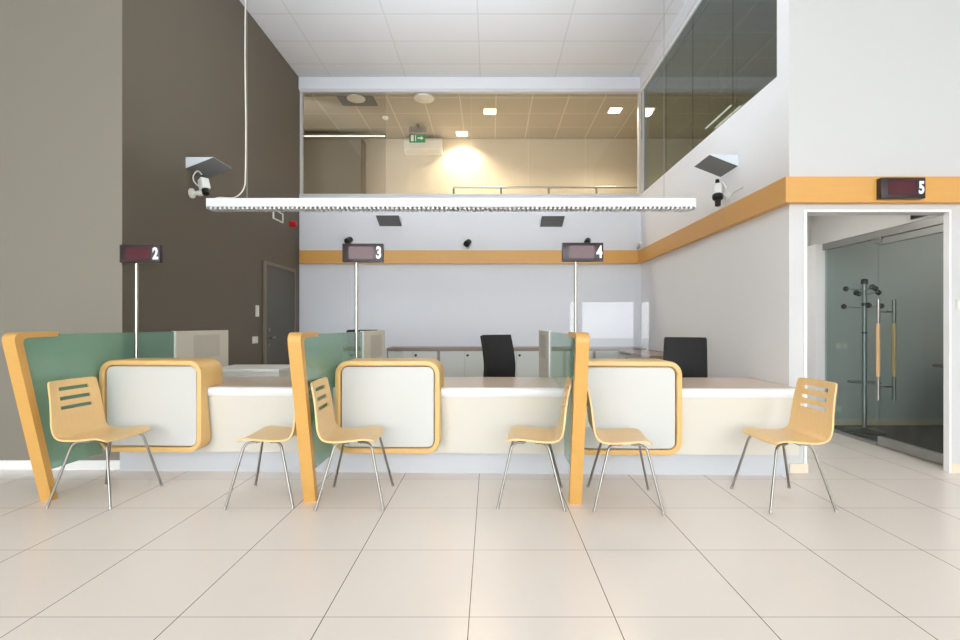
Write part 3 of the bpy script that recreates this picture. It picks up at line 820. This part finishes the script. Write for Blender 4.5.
for y0, y1, z0, z1 in ((4.11, 4.45, 2.165, 2.18), (4.11, 4.45, 2.40, 2.415), (4.11, 4.125, 2.18, 2.40), (4.435, 4.45, 2.18, 2.40)): box(fb, GX-.047, GX-.0355, y0, y1, z0, z1)
obj('frame', fb, M_black, t)
b = bmn()
for k in range(9): prism(b, [(GX-.046, 2.184+k*.024), (GX-.044, 2.184+k*.024), (GX-.036, 2.198+k*.024), (GX-.038, 2.198+k*.024)], 'y', 4.125, 4.435)
obj('slats', b, M_black, t)
obj('backing', box(bmn(), GX-.037, GX-.0352, 4.125, 4.435, 2.18, 2.40), M_black, t)

# ------------------------------------------------------------------ gallery behind the glass
def cpos(px, py, z=4.955):
    y = (z-H)*488/(325-py); return (px-490)/488*y, y
def downlight(px, py, label, power):
    x, y = cpos(px, py); z = 4.955
    t = thing('recessed_downlight', label, 'ceiling light', (x, y, z-.02), 'recessed lights in the gallery ceiling')
    b = bmn()
    for x0, x1, y0, y1 in ((-.12, -.1, -.12, .12), (.1, .12, -.12, .12), (-.1, .1, -.12, -.1), (-.1, .1, .1, .12)): box(b, x+x0, x+x1, y+y0, y+y1, z-.012, z)
    obj('frame', b, M_plastw, t); obj('diffuser', box(bmn(), x-.1, x+.1, y-.1, y+.1, z-.008, z-.001), M_warm, t)
    ld = bpy.data.lights.new('downlight_lamp', 'SPOT'); ld.energy = power; ld.color = (1, .86, .66); ld.spot_size = 2.5; ld.spot_blend = .7; ld.shadow_soft_size = .08
    lo = bpy.data.objects.new('downlight_lamp', ld); COL.objects.link(lo); lo.location = (x, y, z-.03)
downlight(490, 111, 'lit square ceiling light above the middle of the gallery window', 105)
downlight(615, 110, 'lit square ceiling light by the corner of the gallery glass', 105)
downlight(462, 133.5, 'lit square ceiling light close to the gallery back wall', 75)
x, y = cpos(424, 98)
t = thing('air_diffuser', 'round white air diffuser in the gallery ceiling above the exit sign', 'air vent', (x, y, 4.93), 'gallery air diffusers')
b = lathe(bmn(), [(.17, 0), (.165, -.015), (.12, -.02), (.10, -.035), (.06, -.04)], (x, y, 4.955), seg=28); obj('rim', b, M_plastw, t)
b = lathe(bmn(), [(.08, -.04), (.07, -.055), (.02, -.06)], (x, y, 4.955), seg=24); obj('cone', b, M_plastw, t)
x, y = cpos(356, 98)
t = thing('air_diffuser', 'air diffuser with dark square surround in the gallery ceiling beside the dark wall', 'air vent', (x, y, 4.93), 'gallery air diffusers')  # reflected hall diffuser, built as an object behind the end pane
obj('surround', box(bmn(), x-.3, x+.3, y-.08, y+.28, 4.948, 4.955), M_wedge, t)
b = lathe(bmn(), [(.15, -.007), (.145, -.02), (.10, -.03), (.03, -.045)], (x, y, 4.955), seg=28); obj('rim', b, M_plastw, t)
x, y = cpos(385.5, 117)
tag(obj('smoke_detector', lathe(bmn(), [(.055, 0), (.055, -.02), (.035, -.045), (.01, -.05)], (x, y, 4.955), seg=20), M_plastw), 'small white smoke detector on the gallery ceiling', 'smoke detector')  # white dome at the seam of the end pane
# air conditioner on the gallery wall
t = thing('air_conditioner', 'white air conditioner on the gallery wall behind the green exit sign', 'air conditioner', (-1.33, GB, 4.62))
b = bmn(); prism(b, [(GB, 4.62), (9.70, 4.62), (9.64, 4.68), (9.63, 4.86), (9.66, 4.90), (GB, 4.90)], 'x', -1.70, -.95); obj('body', b, M_plastw, t, 0)
obj('wall_mount', box(bmn(), -1.6, -1.05, GB-.004, GB-.0005, 4.66, 4.86), M_steel, t)
b = bmn(); prism(b, [(9.695, 4.617), (9.69, 4.62), (9.645, 4.665), (9.65, 4.67), (9.70, 4.625)], 'x', -1.66, -.99); obj('flap', b, M_swt, t, 0)
t = thing('exit_sign', 'green emergency exit sign hanging from the gallery ceiling', 'exit sign', (-1.36, 9.1, 4.60))
ex0, ex1, ez0, ez1, ey = -1.51, -1.21, 4.615, 4.765, 9.1
obj('sign_plate', box(bmn(), ex0, ex1, ey, ey+.03, ez0, ez1, .003, 1), M_exit, t)
obj('mount', box(bmn(), ex0+.0, ex1+.02, ey, ey+.06, 4.80, 4.90, .003, 1), M_steel, t)
b = bmn()
for xx in (ex0+.06, ex1-.06): tube(b, [(xx, ey+.015, ez1), (xx, ey+.015, 4.80)], .005, 6)
tube(b, [((ex0+ex1)/2, ey+.03, 4.90), ((ex0+ex1)/2, ey+.03, 4.955)], .02, 8); obj('hanger', b, M_steel, t)
b = bmn(); yy0, yy1 = ey-.002, ey+.001
box(b, ex0+.035, ex0+.085, yy0, yy1, ez0+.02, ez1-.02)                               # door leaf
box(b, ex0+.115, ex0+.13, yy0, yy1, ez0+.02, ez1-.02)
prism(b, [(ex0+.16, (ez0+ez1)/2-.012), (ex0+.22, (ez0+ez1)/2-.012), (ex0+.22, (ez0+ez1)/2-.036), (ex0+.27, (ez0+ez1)/2), (ex0+.22, (ez0+ez1)/2+.036), (ex0+.22, (ez0+ez1)/2+.012), (ex0+.16, (ez0+ez1)/2+.012)], 'y', yy0, yy1)
obj('pictogram', b, M_digit, t, 0)
# handrail behind the glass
t = thing('handrail', 'thin steel handrail behind the bottom edge of the gallery glass', 'handrail', (.9, 8.05, 2.70))
b = bmn(); tube(b, [(-.60, 8.05, 3.475), (2.43, 8.05, 3.475)], .017, 10); obj('rail', b, M_steel, t)
for k in range(4):
    x = -.60+k*.785; b = bmn(); tube(b, [(x, 8.05, 2.70), (x, 8.05, 3.46)], .018, 10); obj('post', b, M_steel, t)
# end bay: dotted bar and taupe backdrop built in place of pane reflections
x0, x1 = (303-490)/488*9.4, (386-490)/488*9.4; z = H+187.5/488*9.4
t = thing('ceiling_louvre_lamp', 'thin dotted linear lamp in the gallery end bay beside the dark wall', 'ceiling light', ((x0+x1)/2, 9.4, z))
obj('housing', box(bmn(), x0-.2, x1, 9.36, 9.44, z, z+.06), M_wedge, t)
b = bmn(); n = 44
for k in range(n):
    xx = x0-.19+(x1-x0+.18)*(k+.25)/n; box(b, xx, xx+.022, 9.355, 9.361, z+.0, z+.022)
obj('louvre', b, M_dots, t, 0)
tag(obj('gallery_cupboard', box(bmn(), GX0+.012, (363-490)/488*9.6, 9.45, GB-.012, 2.70, 4.86, .004, 1), M_taupe), 'tall taupe cupboard at the gallery end behind the dotted lamp', 'cupboard')
# two slim glowing rods imitating lamp reflections in the side glass
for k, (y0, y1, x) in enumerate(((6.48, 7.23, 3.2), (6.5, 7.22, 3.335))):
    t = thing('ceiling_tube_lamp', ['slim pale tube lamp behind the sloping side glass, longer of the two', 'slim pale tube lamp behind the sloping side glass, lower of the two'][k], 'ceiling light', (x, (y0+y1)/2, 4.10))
    b = bmn(); tube(b, [(x, y0, 4.12), (x, y1, 4.12)], .012, 8); obj('tube', b, M_streak, t)
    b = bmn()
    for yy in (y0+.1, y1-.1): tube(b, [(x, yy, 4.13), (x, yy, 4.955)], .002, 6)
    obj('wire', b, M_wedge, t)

# ------------------------------------------------------------------ light
w = bpy.data.worlds.new('world'); S.world = w; w.use_nodes = True
nt = w.node_tree; nt.nodes.clear()
wo = N(nt, 'ShaderNodeOutputWorld'); bg = N(nt, 'ShaderNodeBackground')
tc = N(nt, 'ShaderNodeTexCoord'); sp = N(nt, 'ShaderNodeSeparateXYZ'); nt.links.new(tc.outputs['Generated'], sp.inputs[0])
cr = N(nt, 'ShaderNodeValToRGB'); cr.color_ramp.elements[0].position = .0; cr.color_ramp.elements[0].color = (.95, .96, 1, 1)
cr.color_ramp.elements[1].position = .8; cr.color_ramp.elements[1].color = (.85, .92, 1, 1)
nt.links.new(sp.outputs['Z'], cr.inputs['Fac']); nt.links.new(cr.outputs['Color'], bg.inputs['Color'])
bg.inputs['Strength'].default_value = 4.2
nt.links.new(bg.outputs['Background'], wo.inputs['Surface'])

def area(name, loc, rot, sx, sy, power, color):
    ld = bpy.data.lights.new(name, 'AREA'); ld.shape = 'RECTANGLE'; ld.size = sx; ld.size_y = sy; ld.energy = power; ld.color = color
    lo = bpy.data.objects.new(name, ld); COL.objects.link(lo); lo.location = loc; lo.rotation_euler = rot; return lo
area('pendant_uplight', ((lx0+lx1)/2, 4.785, lz1+.012), (PI, 0, 0), 2.6, .09, 44, (.84, .92, 1))       # fill light added above the pendant for ceiling and back wall
def point(name, loc, r, power, color):
    ld = bpy.data.lights.new(name, 'POINT'); ld.shadow_soft_size = r; ld.energy = power; ld.color = color
    lo = bpy.data.objects.new(name, ld); COL.objects.link(lo); lo.location = loc; return lo
point('meeting_room_lamp', (5.45, 4.85, 2.25), .15, 5, (1, .97, .93))  # unseen fill added to brighten the room behind the glass
area('passage_lamp', (2.95, 4.95, 2.56), (0, 0, 0), .6, .9, 4.2, (1, .96, .9))  # unseen fill added to lift the passage floor and walls
S.cycles.diffuse_bounces = 6; S.cycles.max_bounces = 14; S.cycles.transparent_max_bounces = 20
S.cycles.caustics_reflective = False; S.cycles.caustics_refractive = False
S.view_settings.view_transform = 'Standard'; S.view_settings.look = 'None'
S.view_settings.exposure = 0.99; S.view_settings.gamma = 1.0; S.view_settings.use_curve_mapping = False
